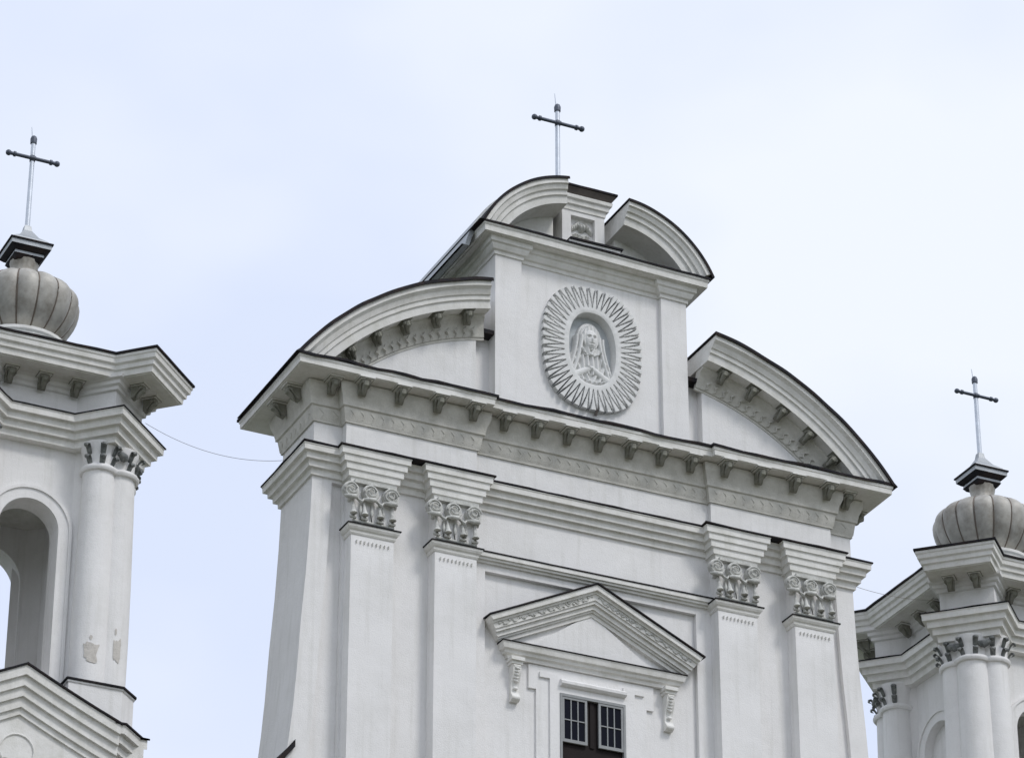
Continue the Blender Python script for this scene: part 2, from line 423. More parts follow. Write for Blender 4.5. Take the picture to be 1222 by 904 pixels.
# sheet on top: follows the wall line and bridges the gaps between pairs
fl_path = [(-5.60, -.20), (-4.95, -.20), (-4.95, -.50), (-2.48, -.50), (-2.48, -.20), (2.48, -.20), (2.48, -.50), (4.95, -.50), (4.95, -.20), (5.60, -.20), (5.60, 1.28), (-5.60, 1.28)]
fl = MB().loft(subdiv(fl_path, .35), [(.285, 31.662), (.31, 31.664), (.305, 31.692), (-.02, 31.73)], wob=.016)
fl.v = [(v[0], v[1] + (.125 if v[1] < -.6 else 0), v[2]) for v in fl.v]
fl.build('flashing', M_FLASH, aro)

# --- frieze ------------------------------------------------------------
fr_path = [(-5.60, -.20), (-5.05, -.20), (-5.05, -.40), (-2.44, -.40), (-2.44, -.29), (2.44, -.29), (2.44, -.40), (5.05, -.40), (5.05, -.20), (5.60, -.20), (5.60, 1.28), (-5.60, 1.28)]
MB().loft(fr_path, [(-.01, 31.60), (0, 31.60), (0, 32.26), (-.01, 32.26)]).build('frieze', M_WALL, church)
lm = MB().loft(fr_path, [(0, 32.255), (.035, 32.26), (.035, 32.29), (.05, 32.31), (.085, 32.54), (.12, 32.56), (.12, 32.60), (.13, 32.64), (.145, 32.72), (.18, 32.80), (.20, 32.86), (.21, 33.0), (.1, 33.04)])
n_ = len(fr_path)
lr = lm
for i in range(n_):
    a = fr_path[i]; b = fr_path[(i + 1) % n_]
    if a[1] > 1 and b[1] > 1: continue
    d = Vector((b[0] - a[0], b[1] - a[1]));
    if d.length < .3: continue
    d.normalize(); leaf_row(lr, a, b, (d.y, -d.x), 32.295, .24, step=.20)
lr.build('leaf_moulding', M_LEAF, church, 40)

# --- main cornice --------------------------------------------------------
co_path = [(-6.20, -.90), (-2.28, -.90), (-2.28, -.80), (2.28, -.80), (2.28, -.90), (6.20, -.90), (6.20, 2.06), (-6.20, 2.06)]
cc = MB().loft(subdiv(co_path, .8), [(-.05, 33.02), (-.045, 33.035), (-.02, 33.03), (-.015, 33.13), (0.0, 33.14), (.005, 33.195), (-.1, 33.20)], wob=.008)
coo = cc.build('cornice', M_TRIM, church)
MB().loft(subdiv(co_path, .3), [(.02, 33.19), (.035, 33.185), (.035, 33.235), (-.25, 33.27)], wob=.034).build('flashing', M_FLASH, coo)
bx = [0] + [s_ * v for v in (.65, 1.30, 1.95, 2.63, 3.36, 4.12, 4.86, 5.38) for s_ in (-1, 1)]
for x in bx:
    y = -.40 if 2.44 < abs(x) < 5.05 else (-.29 if abs(x) < 2.5 else -.20)
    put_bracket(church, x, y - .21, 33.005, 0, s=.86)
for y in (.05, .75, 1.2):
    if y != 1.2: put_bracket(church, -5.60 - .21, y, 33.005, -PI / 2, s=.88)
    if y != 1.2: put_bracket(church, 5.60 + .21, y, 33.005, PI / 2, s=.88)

# --- curved gables ---------------------------------------------------------
def circ3(p, q, r):
    ax, ay = p; bx_, by = q; cx, cy = r
    d = 2 * (ax * (by - cy) + bx_ * (cy - ay) + cx * (ay - by))
    ux = ((ax * ax + ay * ay) * (by - cy) + (bx_ * bx_ + by * by) * (cy - ay) + (cx * cx + cy * cy) * (ay - by)) / d
    uy = ((ax * ax + ay * ay) * (cx - bx_) + (bx_ * bx_ + by * by) * (ax - cx) + (cx * cx + cy * cy) * (bx_ - ax)) / d
    return ux, uy, math.hypot(ax - ux, ay - uy)
gcx, gcz, gR = circ3((2.45, 35.63), (4.35, 34.90), (6.22, 33.17))
def gcurve(s_, x0, x1, n=26, R=gR):
    a0 = math.acos((x0 - gcx) / R); a1 = math.acos((x1 - gcx) / R); r = []
    for i in range(n):
        a = a0 + (a1 - a0) * i / (n - 1)
        r.append((s_ * (gcx + R * math.cos(a)), gcz + R * math.sin(a), s_ * math.cos(a), math.sin(a)))
    return r
def vcut(mb, start, s_, x):      # trim everything past the vertical cut
    for i in range(start, len(mb.v)):
        v = mb.v[i]
        if s_ * v[0] < x: mb.v[i] = (s_ * x, v[1], v[2])
for s_ in (-1, 1):
    cur = gcurve(s_, 2.40, 6.20)
    B = 1.9
    t = MB()
    t.arc(cur, [(.0, B), (.0, -.90), (.10, -.90), (.115, -.875), (.15, -.83), (.24, -.79), (.25, -.76), (.33, -.755), (.35, -.72), (.49, -.70), (.50, B)], zmin=33.215)
    go = t.build('curved_gable', M_TRIM, church, 25)
    # tympanum wall under the curve
    inn = gcurve(s_, 2.40, 5.95, R=gR - .42)
    poly = [(x, max(z, 33.21)) for x, z, a, b in inn]
    poly = poly + [(s_ * 5.9, 33.205), (s_ * 2.40, 33.205)] 
    if s_ > 0: poly = poly[::-1]
    poly = [p for i, p in enumerate(poly) if p != poly[i - 1]]
    MB().prism_xz(poly, -.24, 1.7).build('tympanum', M_WALL, go)
    # leaf moulding following the curve
    c2 = gcurve(s_, 2.42, 5.7, R=gR)
    band = MB().arc(c2, [(.48, -.20), (.48, -.47), (.54, -.46), (.58, -.41), (.64, -.36), (.68, -.345), (.88, -.28), (.89, -.255), (.93, -.255), (.93, -.20)], zmin=33.22)
    lv = band
    N_ = 22
    for x, z, nx, nz2 in gcurve(s_, 2.5, 5.55, N_, R=gR - .80):
        T = Vector((-nz2, 0, nx)); Nn = Vector((nx, 0, nz2)); c = Vector((x, 0, z)); w_ = .06
        if z < 33.35: continue
        lv.tube([c + T * -.04 + Nn * .09 + Vector((0, -.36, 0)), c + T * .03 + Nn * .03 + Vector((0, -.35, 0)), c + T * -.01 - Nn * .03 + Vector((0, -.32, 0)), c + T * .05 - Nn * .08 + Vector((0, -.30, 0))], [.008, .019, .017, .006], n=5)
    # leaves belong to the band
    me_v = len(lv.v)
    leafo = lv.build('leaf_moulding', M_LEAF, go, 35)
    # roof sheet
    rc = MB().arc(gcurve(s_, 2.36, 6.25, n=40), [(-.045, B + .05), (-.045, -.945), (.02, -.95), (.02, -.925), (-.012, -.91), (-.012, B + .05)], zmin=33.19)
    for i in range(len(rc.v)):
        v = rc.v[i]; q = .018 * noise.noise(Vector((v[0] * 2.2, v[1] * 2.2, 1.7))); rc.v[i] = (v[0], v[1] , v[2] + q)
    rc.build('flashing', M_FLASH, go)
    for x, z, nx, nz2 in [gcurve(s_, xx, xx + .1, 2, R=gR - .47)[0] for xx in (2.74, 3.38, 4.02, 4.60, 5.12)]:
        tilt = math.atan2(nx, nz2)
        put_bracket_leaf(go, x, -.43, z, 0, tilt * .95, s=.80)
    # connecting wall between gable and attic with its small coping
    a, b = sorted((s_ * 2.0, s_ * 2.44))
    cw = MB().box(a, b, -.05, 1.5, 33.2, 34.86).build('link_wall', M_WALL, church)
    a, b = sorted((s_ * 2.03, s_ * 2.40))
    MB().box(a, b, -.30, 1.5, 34.86, 34.95).build('coping', M_FLASH, cw)

# --- attic ------------------------------------------------------------------
TZ = lambda x: -.021 * x
at = MB()
at.box(-2.02, 2.02, .0, 2.5, 28.5, 36.9)
def super_pt(a, b, t, e=2.35):
    c, s = math.cos(t), math.sin(t)
    return (a * math.copysign(abs(c) ** (2 / e), c), b * math.copysign(abs(s) ** (2 / e), s))
MZ = 35.03
# front shell with an oval hole
NSEG = 72
inner = [super_pt(.50, .78, 2 * PI * i / NSEG, 2.3) for i in range(NSEG)]
vs_ = []; fs = []
def rect_pt(t, x0, x1, z0, z1):
    c, s = math.cos(t), math.sin(t)
    k = min((x1 / c if c > 1e-6 else (x0 / c if c < -1e-6 else 1e9)), (z1 / s if s > 1e-6 else (z0 / s if s < -1e-6 else 1e9)))
    return (c * k, s * k)
for i in range(NSEG):
    ix, iz = inner[i]; rx, rz = rect_pt(math.atan2(iz, ix), -1.5, 1.5, 33.2 - MZ, 36.86 - MZ)
    vs_ += [(ix, -.25, iz + MZ), (rx, -.25, rz + MZ), (ix, .01, iz + MZ)]
for i in range(NSEG):
    j = (i + 1) % NSEG
    fs += [(i * 3, i * 3 + 1, j * 3 + 1, j * 3), (i * 3, j * 3, j * 3 + 2, i * 3 + 2)]
at.add(vs_, fs)
cs = [(-1.5, 36.86), (1.5, 36.86), (1.5, 33.2), (-1.5, 33.2)]
# fill the four corner triangles left by the polar mapping
for (cx_, cz_) in cs:
    ang = math.atan2(cz_ - MZ, cx_)
    best = sorted(range(NSEG), key=lambda i: abs((math.atan2(inner[i][1], inner[i][0]) - ang + PI) % (2 * PI) - PI))[:2]
    pts = [rect_pt(math.atan2(inner[i][1], inner[i][0]), -1.5, 1.5, 33.2 - MZ, 36.86 - MZ) for i in best]
    at.add([(cx_, -.25, cz_), (pts[0][0], -.25, pts[0][1] + MZ), (pts[1][0], -.25, pts[1][1] + MZ)], [(0, 1, 2)])
atto = at.build('attic', M_WALL, church)
for s_ in (-1, 1):
    a, b = sorted((s_ * 1.5, s_ * 2.05))
    MB().box(a, b, -.35, 2.3, 33.2, 36.86).build('attic_pilaster', M_WALL, atto)
ap = [(-2.05, -.35), (-1.5, -.35), (-1.5, -.25), (1.5, -.25), (1.5, -.35), (2.05, -.35), (2.05, 2.5), (-2.05, 2.5)]
MB().loft(ap, [(0, 36.55), (.03, 36.555), (.035, 36.62), (.08, 36.64), (.11, 36.70), (.12, 36.74), (.16, 36.76), (.17, 36.86), (.1, 36.9)], zf=TZ).build('cap_moulding', M_TRIM, atto)
acp = [(-2.42, -.65), (2.42, -.65), (2.42, 2.75), (-2.42, 2.75)]
ac = MB().loft(subdiv(acp, .6), [(-.08, 36.86), (-.07, 36.875), (-.03, 36.87), (-.02, 36.98), (0, 37.0), (.005, 37.04), (-.1, 37.05)], wob=.006, zf=TZ).build('attic_cornice', M_TRIM, atto)
MB().loft(subdiv(acp, .3), [(.02, 37.035), (.03, 37.035), (.03, 37.072), (-.2, 37.09)], wob=.014, zf=TZ).build('flashing', M_FLASH, atto)

# broken segmental pediment on the attic
acx, acz, aR = 0.0, 0.0, 0.0
acx, acz, aR = circ3((2.44, 37.02), (1.45, 38.16), (.64, 38.46))
def acurve(s_, x0, x1, n=22, R=None, zz=True):
    R = R or aR
    a0 = math.acos(max(-1, min(1, (x0 - acx) / R))); a1 = math.acos(max(-1, min(1, (x1 - acx) / R))); r = []
    for i in range(n):
        a = a0 + (a1 - a0) * i / (n - 1); x = s_ * (acx + R * math.cos(a))
        r.append((x, acz + R * math.sin(a) + TZ(x), s_ * math.cos(a), math.sin(a)))
    return r
CIRC = {-1: circ3((2.44, 37.06), (1.50, 38.18), (.64, 38.50)), 1: circ3((2.52, 37.0), (1.55, 38.09), (.70, 38.35))}
def acurve(s_, x0, x1, n=22, dR=0):
    acx, acz, aR = CIRC[s_]; R = aR + dR
    a0 = math.acos(max(-1, min(1, (x0 - acx) / R))); a1 = math.acos(max(-1, min(1, (x1 - acx) / R))); r = []
    for i in range(n):
        a = a0 + (a1 - a0) * i / (n - 1)
        r.append((s_ * (acx + R * math.cos(a)), acz + R * math.sin(a), s_ * math.cos(a), math.sin(a)))
    return r
for s_ in (-1, 1):
    acx, acz, aR = CIRC[s_]
    x0 = .64 if s_ < 0 else .70
    z0 = 37.085 + TZ(s_ * 2)
    YB2 = 2.7 if s_ < 0 else .75
    t = MB().arc(acurve(s_, x0, min(2.46, acx + aR - .001)), [(0, YB2), (0, -.65), (.10, -.65), (.12, -.61), (.20, -.58), (.22, -.54), (.30, -.53), (.32, -.49), (.46, -.47), (.47, .2), (.47, YB2)], zmin=z0)
    t.build('broken_pediment', M_TRIM, atto, 25)
    xt = .60 if s_ < 0 else .74
    poly = [(x, max(z, z0)) for x, z, a, b in acurve(s_, xt, min(2.25, acx + aR - .41), dR=-.40)] + [(s_ * 2.25, z0 - .01), (s_ * xt, z0 - .01)]
    if s_ > 0: poly = poly[::-1]
    MB().prism_xz(poly, .10, YB2 - .05).build('broken_pediment_tympanum', M_TRIM, atto)
    rc = MB().arc(acurve(s_, x0 - .03, min(2.5, acx + aR - .001), n=30), [(-.035, YB2 + .06), (-.035, -.68), (.02, -.685), (.02, -.667), (-.008, -.655), (-.008, YB2 + .06)], zmin=z0 - .03)
    for i in range(len(rc.v)):
        v = rc.v[i]; q = .010 * noise.noise(Vector((v[0] * 2.2, v[1] * 2.2, 1.7))); rc.v[i] = (v[0], v[1], v[2] + q)
    rc.build('roof_sheet', M_FLASH, atto)
# grey sheet over the back half of the arch
acx, acz, aR = CIRC[-1]
MB().arc(acurve(-1, .75, acx + aR + .10, n=30, dR=.08), [(0, 2.95), (0, -.2), (.09, -.2), (.09, 2.95)], zmin=36.75).build('back_roof', M_ROOFGREY, atto)
# keystone block with relief
kb = MB()
zb = 37.08
kb.box(-.46, .46, .10, 1.3, zb, 38.45)
# front frame around the sunk square
def frame(mb, x0, x1, z0, z1, ix0, ix1, iz0, iz1, y0, y1):
    mb.box(x0, x1, y0, y1, iz1, z1); mb.box(x0, x1, y0, y1, z0, iz0); mb.box(x0, ix0, y0, y1, iz0, iz1); mb.box(ix1, x1, y0, y1, iz0, iz1)
frame(kb, -.46, .46, zb, 38.28, -.27, .25, 37.62, 38.12, -.02, .101)
kbo = kb.build('keystone_block', M_WALL, atto)
kc_path = [(-.46, -.02), (.46, -.02), (.46, 1.3), (-.46, 1.3)]
MB().loft(kc_path, [(0, 38.22), (.02, 38.225), (.03, 38.32), (.07, 38.34), (.08, 38.42), (.12, 38.45), (.13, 38.52), (.1, 38.54)]).build('block_cornice', M_TRIM, kbo)
MB().loft(kc_path, [(.10, 38.535), (.12, 38.55), (.18, 38.66), (.10, 38.69)]).build('eaves_board', M_RUST, kbo)
MB().loft(subdiv(kc_path, .3), [(.18, 38.665), (.205, 38.67), (.205, 38.71), (.0, 38.78)], wob=.01).build('flashing', M_FLASH, kbo)
MB().box(-.50, .60, -.42, .0, zb + .06, zb + .22).build('block_plinth', M_WALL, kbo)
MB().box(-.50, .64, -.46, -.0, zb + .222, zb + .26).build('plinth_flashing', M_FLASH, kbo)

def heightfield(x0, x1, z0, z1, nx, nz_, fn, ybase):
    vs_ = []; fs = []; idx = {}
    for j in range(nz_ + 1):
        for i in range(nx + 1):
            x = x0 + (x1 - x0) * i / nx; z = z0 + (z1 - z0) * j / nz_
            h = fn(x, z); idx[i, j] = len(vs_); vs_.append((x, ybase - h, z))
    hs = lambda i, j: ybase - vs_[idx[i, j]][1]
    for j in range(nz_):
        for i in range(nx):
            if max(hs(i, j), hs(i + 1, j), hs(i, j + 1), hs(i + 1, j + 1)) > .001:
                fs.append((idx[i, j], idx[i + 1, j], idx[i + 1, j + 1], idx[i, j + 1]))
    return MB().add(vs_, fs)
def bump_(x, z, cx, cz, rx, rz, h, p=2):
    d = abs((x - cx) / rx) ** p + abs((z - cz) / rz) ** p
    return h * math.sqrt(max(0, 1 - d))
def orn(x, z):
    z -= 37.88; h = bump_(x, z, 0, .04, .075, .09, .13)
    for sx in (-1, 1):      # two feathered leaves rising from the middle
        for k in range(4):
            h = max(h, bump_(x, z, sx * (.09 + .04 * k), .09 - .035 * k, .030, .085 - .01 * k, .10 - .012 * k))
        h = max(h, bump_(x, z, sx * .10, -.13, .09, .028, .06), bump_(x, z, sx * .04, -.17, .03, .06, .07))
    if h > .02: h += .012 * math.sin(x * 130 + z * 40)
    return h
heightfield(-.26, .24, 37.63, 38.11, 44, 44, orn, .095).build('relief', M_ORN, kbo, 60)

# --- medallion ------------------------------------------------------------
NR = 46
def arclen_t(a, b, e, n):
    M_ = 4000; P = [super_pt(a, b, 2 * PI * i / M_, e) for i in range(M_ + 1)]; L_ = [0]
    for i in range(M_): L_.append(L_[-1] + math.hypot(P[i + 1][0] - P[i][0], P[i + 1][1] - P[i][1]))
    r = []; k = 0
    for i in range(n):
        q = L_[-1] * i / n
        while L_[k + 1] < q: k += 1
        r.append(2 * PI * k / M_)
    return r
NR = 46
def med_mesh():
    """plate round the niche with a zigzag of cut grooves; second material = darker grey on the groove faces"""
    SEG = 22; nT = NR * SEG; nRr = 16; vs_ = []; fs = []; dark = []
    TT = arclen_t(.95, 1.2, 2.5, nT)
    wob = [random.uniform(-.035, .035) for _ in range(NR * 2 + 2)]
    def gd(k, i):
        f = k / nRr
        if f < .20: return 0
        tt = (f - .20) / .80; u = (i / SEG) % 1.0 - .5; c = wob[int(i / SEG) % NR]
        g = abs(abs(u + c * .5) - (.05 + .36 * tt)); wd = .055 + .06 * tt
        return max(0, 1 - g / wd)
    for k in range(nRr + 1):
        f = k / nRr
        for i in range(nT):
            t = TT[i]
            ax, az = .50 + (1.05 - .50) * f, .78 + (1.32 - .78) * f
            x, z = super_pt(ax, az, t, 2.3 + .3 * f)
            dep = .10 * min(1, gd(k, i) * 1.6)
            y = -.25 - .115 + dep + .006 * noise.noise(Vector((x * 9, z * 9, 0)))
            if k == 0: y += .012
            vs_.append((x, y, z + MZ))
    for k in range(nRr):
        for i in range(nT):
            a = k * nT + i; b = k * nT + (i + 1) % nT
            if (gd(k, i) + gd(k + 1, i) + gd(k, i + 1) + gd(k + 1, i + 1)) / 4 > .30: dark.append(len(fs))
            fs.append((a, b, b + nT, a + nT))
    o_ = len(vs_)
    for i in range(nT):
        v = vs_[nRr * nT + i]; vs_.append((v[0], -.249, v[2]))
    for i in range(nT):
        v = vs_[i]; vs_.append((v[0] * .985, .0, MZ + (v[2] - MZ) * .985))
    for i in range(nT):
        j = (i + 1) % nT
        fs.append((nRr * nT + i, nRr * nT + j, o_ + j, o_ + i)); fs.append((j, i, o_ + nT + i, o_ + nT + j))
    return MB().add(vs_, fs), dark, nT * nRr
mm_, dark_, nf_ = med_mesh()
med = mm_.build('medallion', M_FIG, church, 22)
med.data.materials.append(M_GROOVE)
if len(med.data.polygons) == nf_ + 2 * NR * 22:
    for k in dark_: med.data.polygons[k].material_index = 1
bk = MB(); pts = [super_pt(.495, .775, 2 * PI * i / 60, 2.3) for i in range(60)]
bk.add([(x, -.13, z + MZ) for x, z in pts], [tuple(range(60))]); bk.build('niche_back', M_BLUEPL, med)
def fig(x, z):
    x = x / 1.12; z = (z - MZ + .07) / 1.1; h = 0
    ax = abs(x)
    # shoulders and mantle
    wsh = .12 + .38 * min(1, max(0, (.24 - z) / .55)) ** .7
    if -.70 < z < .24 and ax < wsh:
        h = max(h, .15 * math.sqrt(max(0, 1 - (ax / wsh) ** 2.6)))
        fold = .028 * math.sin(x * 70 + 2.5 * z) if (-.42 < z < -.06 and ax < .19) else .028 * math.sin((ax - .35 * z) * 60)
        h += fold * min(1, (1 - ax / wsh) * 6)
    # veil round the head
    dv = (x / .235) ** 2 + ((z - .30) / .33) ** 2
    if dv < 1: h = max(h, .15 * math.sqrt(1 - dv) ** .5 + .014 * math.sin(dv * 22))
    for sx in (-1, 1):      # long veil edges falling over the shoulders
        for k, (o_, w_) in enumerate(((0, .04), (.075, .032))):
            xc = sx * (.17 + o_ + .17 * max(0, min(1, (.25 - z) / .7)) ** 1.4)
            if -.58 < z < .34:
                d = (x - xc) / w_
                if abs(d) < 1: h = max(h, (.185 - .03 * k) * math.sqrt(1 - d * d) ** .5)
    # hair
    dh = (x / .15) ** 2 + ((z - .30) / .235) ** 2
    if dh < 1: h = max(h, .17 + .012 * math.sin(x * 90))
    # face
    hf = bump_(x, z, 0, .265, .115, .185, .075, 2.3)
    if hf > 0:
        hf += .155
        hf -= .05 * math.exp(-(((ax - .048) / .026) ** 2 + ((z - .30) / .017) ** 2))
        hf += .018 * math.exp(-(((ax - .05) / .035) ** 2 + ((z - .335) / .012) ** 2))
        hf += .034 * math.exp(-((x / .017) ** 2 + ((z - .245) / .045) ** 2))
        hf -= .032 * math.exp(-((x / .04) ** 2 + ((z - .172) / .009) ** 2))
        hf += .014 * math.exp(-((x / .03) ** 2 + ((z - .145) / .014) ** 2))
        h = max(h, hf)
    if -.02 < z < .12 and ax < .085: h = max(h, .125)
    # collar
    dc = math.hypot(x / .17, (z - .06) / .10)
    if abs(dc - 1) < .14 and z < .06: h += .03
    # crossed forearms and hands
    for sx in (-1, 1):
        x0_, z0_, x1_, z1_ = sx * .34, -.50, sx * .02, -.30
        tx, tz = x1_ - x0_, z1_ - z0_; L2 = tx * tx + tz * tz; t = max(0, min(1, ((x - x0_) * tx + (z - z0_) * tz) / L2))
        d = math.hypot(x - x0_ - tx * t, z - z0_ - tz * t) / (.07 - .02 * t)
        if d < 1: h = max(h, .14 + .05 * math.sqrt(1 - d * d))
    for k in range(4):
        h = max(h, bump_(x, z, -.08 + k * .028, -.27 - .012 * k, .013, .055, .215))
    # cloud of scallops under the figure
    for k in range(9):
        a = -.36 + k * .09; cz = -.66 + .14 * (abs(k - 4) / 4) ** 2
        h = max(h, bump_(x, z, a, cz, .062, .06, .22))
    for k in range(8):
        a = -.32 + k * .09; h = max(h, bump_(x, z, a, -.585 + .10 * (abs(k - 3.5) / 4) ** 2, .05, .05, .235))
    return max(0, h)
heightfield(-.50, .50, MZ - .78, MZ + .70, 130, 196, fig, -.13).build('relief_bust', M_FIG, med, 45)
# rusty stain patch / dowel under the medallion
MB().tube([(.07, -.30, 33.63), (.10, -.345, 33.78), (.08, -.33, 33.90)], [.03, .018, .01], n=6).build('rusty_clamp', M_RUST, med)

# --- second moulding over the centre field ----------------------------------
s2 = MB().box(-2.475, 2.475, -.30, -.19, 30.155, 30.20).box(-2.475, 2.475, -.335, -.19, 30.20, 30.28).box(-2.475, 2.475, -.25, -.19, 30.11, 30.155)
s2o = s2.build('string_course', M_TRIM, church)
fs_ = MB().sweep(subdiv([(-2.475, -.2), (2.475, -.2)], .3, False), [(.0, 30.285), (.15, 30.282), (.152, 30.305), (.0, 30.34)])
for i in range(len(fs_.v)):
    v = fs_.v[i]; fs_.v[i] = (v[0], v[1], v[2] + .008 * noise.noise(Vector((v[0] * 3, 0, 0))))
fs_.build('flashing', M_FLASH, s2o)

# --- window with pediment -----------------------------------------------------
wp = MB()
tipx, tipz, apz = 2.17, 28.99, 30.03
YB = -.10
def rake(mb, off0, off1, y, ext=0):
    # band between vertical offsets off0 (top) and off1 (bottom) measured below the raking line, front at y
    sl = (apz - tipz) / tipx
    def line(o, x): return apz - o - sl * abs(x)
    def xend(o):            # lower ends stop on the base cornice line
        return min(tipx - o * .55, (apz - o - 28.62) / sl)
    poly = []
    x0 = xend(off0); x1 = xend(off1)
    poly = [(-x0, line(off0, x0)), (-x1, line(off1, x1)), (0, line(off1, 0)), (x1, line(off1, x1)), (x0, line(off0, x0)), (0, line(off0, 0))]
    mb.prism_xz(poly, y, YB)
for o0, o1, y in ((0, .105, -.44), (.10, .15, -.38), (.145, .27, -.345), (.265, .33, -.315), (.325, .42, -.26), (.415, .46, -.22), (.455, .54, -.18)):
    rake(wp, o0, o1, y)
wpo = wp.build('window_pediment', M_TRIM, church)
# curling vine band on the rake
vn = MB(); sl = (apz - tipz) / tipx
for s_ in (-1, 1):
    pts = []
    for i in range(58):
        x = .05 + i * .033; pts.append((s_ * x, -.35, apz - .205 - sl * x + .035 * math.sin(i * 1.15)))
    vn.tube(pts, .014, n=5)
    for i in range(1, 20):
        x = .05 + i * .1; vn.ball((s_ * x, -.352, apz - .205 - sl * x - .02 * (-1) ** i), .03, .022, .026, 6, 4)
vn.build('vine_moulding', M_ORN, wpo, 60)
rf = MB()
for s_ in (-1, 1):
    n2 = 14; vv = []
    for i in range(n2 + 1):
        x = tipx * 1.015 * i / n2; z = apz + .008 - sl * x + .006 * noise.noise(Vector((x * 4 * s_, 1, 1)))
        vv += [(s_ * x, -.475, z), (s_ * x, YB, z + .02), (s_ * x, -.475, z + .028), (s_ * x, YB, z + .05)]
    ff = []
    for i in range(n2):
        a = i * 4; b = a + 4; ff += [(a, b, b + 2, a + 2), (a + 2, b + 2, b + 3, a + 3), (a, a + 1, b + 1, b), (a + 1, a + 3, b + 3, b + 1)]
    ff += [(0, 2, 3, 1), (n2 * 4, n2 * 4 + 1, n2 * 4 + 3, n2 * 4 + 2)]
    rf.add(vv, ff)
rf.build('flashing', M_FLASH, wpo)
# base cornice
bc = [(-1.70, -.10), (-1.70, -.17), (1.70, -.17), (1.70, -.10)]
MB().sweep(bc, [(-.05, 28.34), (.02, 28.34), (.03, 28.40), (.08, 28.42), (.09, 28.47), (.14, 28.49), (.16, 28.57), (.17, 28.60), (-.05, 28.61)]).build('base_cornice', M_TRIM, wpo)
MB().sweep(subdiv(bc, .3, False), [(-.05, 28.612), (.185, 28.602), (.185, 28.622), (-.05, 28.66)]).build('base_flashing', M_FLASH, wpo)
MB().prism_xz([(-1.35, 28.6), (1.35, 28.6), (0, 29.55)], -.16, -.1).build('tympanum', M_WALL, wpo)
def corbel():
    c = MB()
    c.box(-.135, .135, -.33, -.10, 28.27, 28.34); c.box(-.11, .11, -.29, -.10, 28.21, 28.27)
    prof = [(-.26, 28.21), (-.285, 28.13), (-.27, 28.03), (-.22, 27.93), (-.18, 27.83), (-.17, 27.72), (-.19, 27.66), (-.22, 27.62), (-.215, 27.55), (-.17, 27.51), (-.10, 27.52), (-.10, 28.21)]
    n = len(prof); w_ = .08
    vs_ = [(-w_, y, z) for y, z in prof] + [(w_, y, z) for y, z in prof]
    c.add(vs_, [tuple(range(n)), tuple(range(2 * n - 1, n - 1, -1))] + [(i, i + n, (i + 1) % n + n, (i + 1) % n) for i in range(n)])
    l = c
    for i in range(5):
        z = 28.14 - i * .055; yy = -.285 + i * .017; sg = (-1) ** i
        l.tube([(-.05 * sg, yy, z), (0, yy - .025, z - .03), (.05 * sg, yy, z - .02)], [.012, .024, .012], n=6)
    l.ball((0, -.205, 27.76), .05, .03, .03); l.tube([(-.08, -.19, 27.58), (.08, -.19, 27.58)], .052, n=10); l.tube([(-.07, -.26, 28.17), (.07, -.26, 28.17)], .035, n=8)
    return c.build('corbel', M_TRIM, church, 40)
cb = corbel(); cb.location = (-1.56, 0, 0); cb2 = copy_tree(cb, church); cb2.location = (1.56, 0, 0)

sr = MB()
# outer surround with ears
sr.prism_xz([(1.12, 22), (1.12, 27.86), (1.27, 27.86), (1.27, 28.33), (-1.27, 28.33), (-1.27, 27.86), (-1.12, 27.86), (-1.12, 22)][::-1] and
            [(-1.12, 22), (-.66, 22), (-.66, 27.86), (.66, 27.86), (.66, 22), (1.12, 22), (1.12, 27.86), (1.27, 27.86), (1.27, 28.33), (-1.27, 28.33), (-1.27, 27.86), (-1.12, 27.86)], -.145, -.10)
# inner frame with stepped head
sr.prism_xz([(-.86, 22), (-.665, 22), (-.665, 27.855), (.665, 27.855), (.665, 22), (.86, 22), (.86, 28.10), (1.06, 28.10), (1.06, 28.20), (.63, 28.20), (.63, 28.12), (-.63, 28.12), (-.63, 28.20), (-1.06, 28.20), (-1.06, 28.10), (-.86, 28.10)], -.185, -.10)
sro = sr.build('window_surround', M_WALL, church)
MB().sweep([(-.66, -.18), (.66, -.18)], [(-.02, 27.985), (.05, 27.985), (.095, 28.02), (.10, 28.07), (.04, 28.115), (-.02, 28.12)]).build('window_label', M_WALL, sro)

win = MB()
frame(win, -.662, .662, 24.0, 27.853, -.62, .62, 24.05, 27.80, -.20, -.10)
wo = win.build('window', M_WOODF, church)
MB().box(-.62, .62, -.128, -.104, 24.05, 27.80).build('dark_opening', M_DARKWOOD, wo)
for (a, b) in ((-.62, -.115), (.115, .62)):
    z0, z1 = 26.92, 27.80
    sh = MB(); frame(sh, a, b, z0, z1, a + .045, b - .045, z0 + .06, z1 - .045, -.19, -.15)
    iw = (b - a - .09); 
    for k in (1, 2): x = a + .045 + iw * k / 3; sh.box(x - .010, x + .010, -.184, -.152, z0 + .06, z1 - .045)
    zm = (z0 + z1) / 2 + .0; sh.box(a + .045, b - .045, -.183, -.153, zm - .010, zm + .010)
    so = sh.build('sash', M_WOODF, wo)
    MB().box(a + .04, b - .04, -.166, -.158, z0 + .05, z1 - .04).build('pane', M_GLASS, wo)
mu = MB(); mu.box(-.04, .04, -.15, -.13, 26.9, 27.8); mu.build('mullion', M_DARKWOOD, wo)

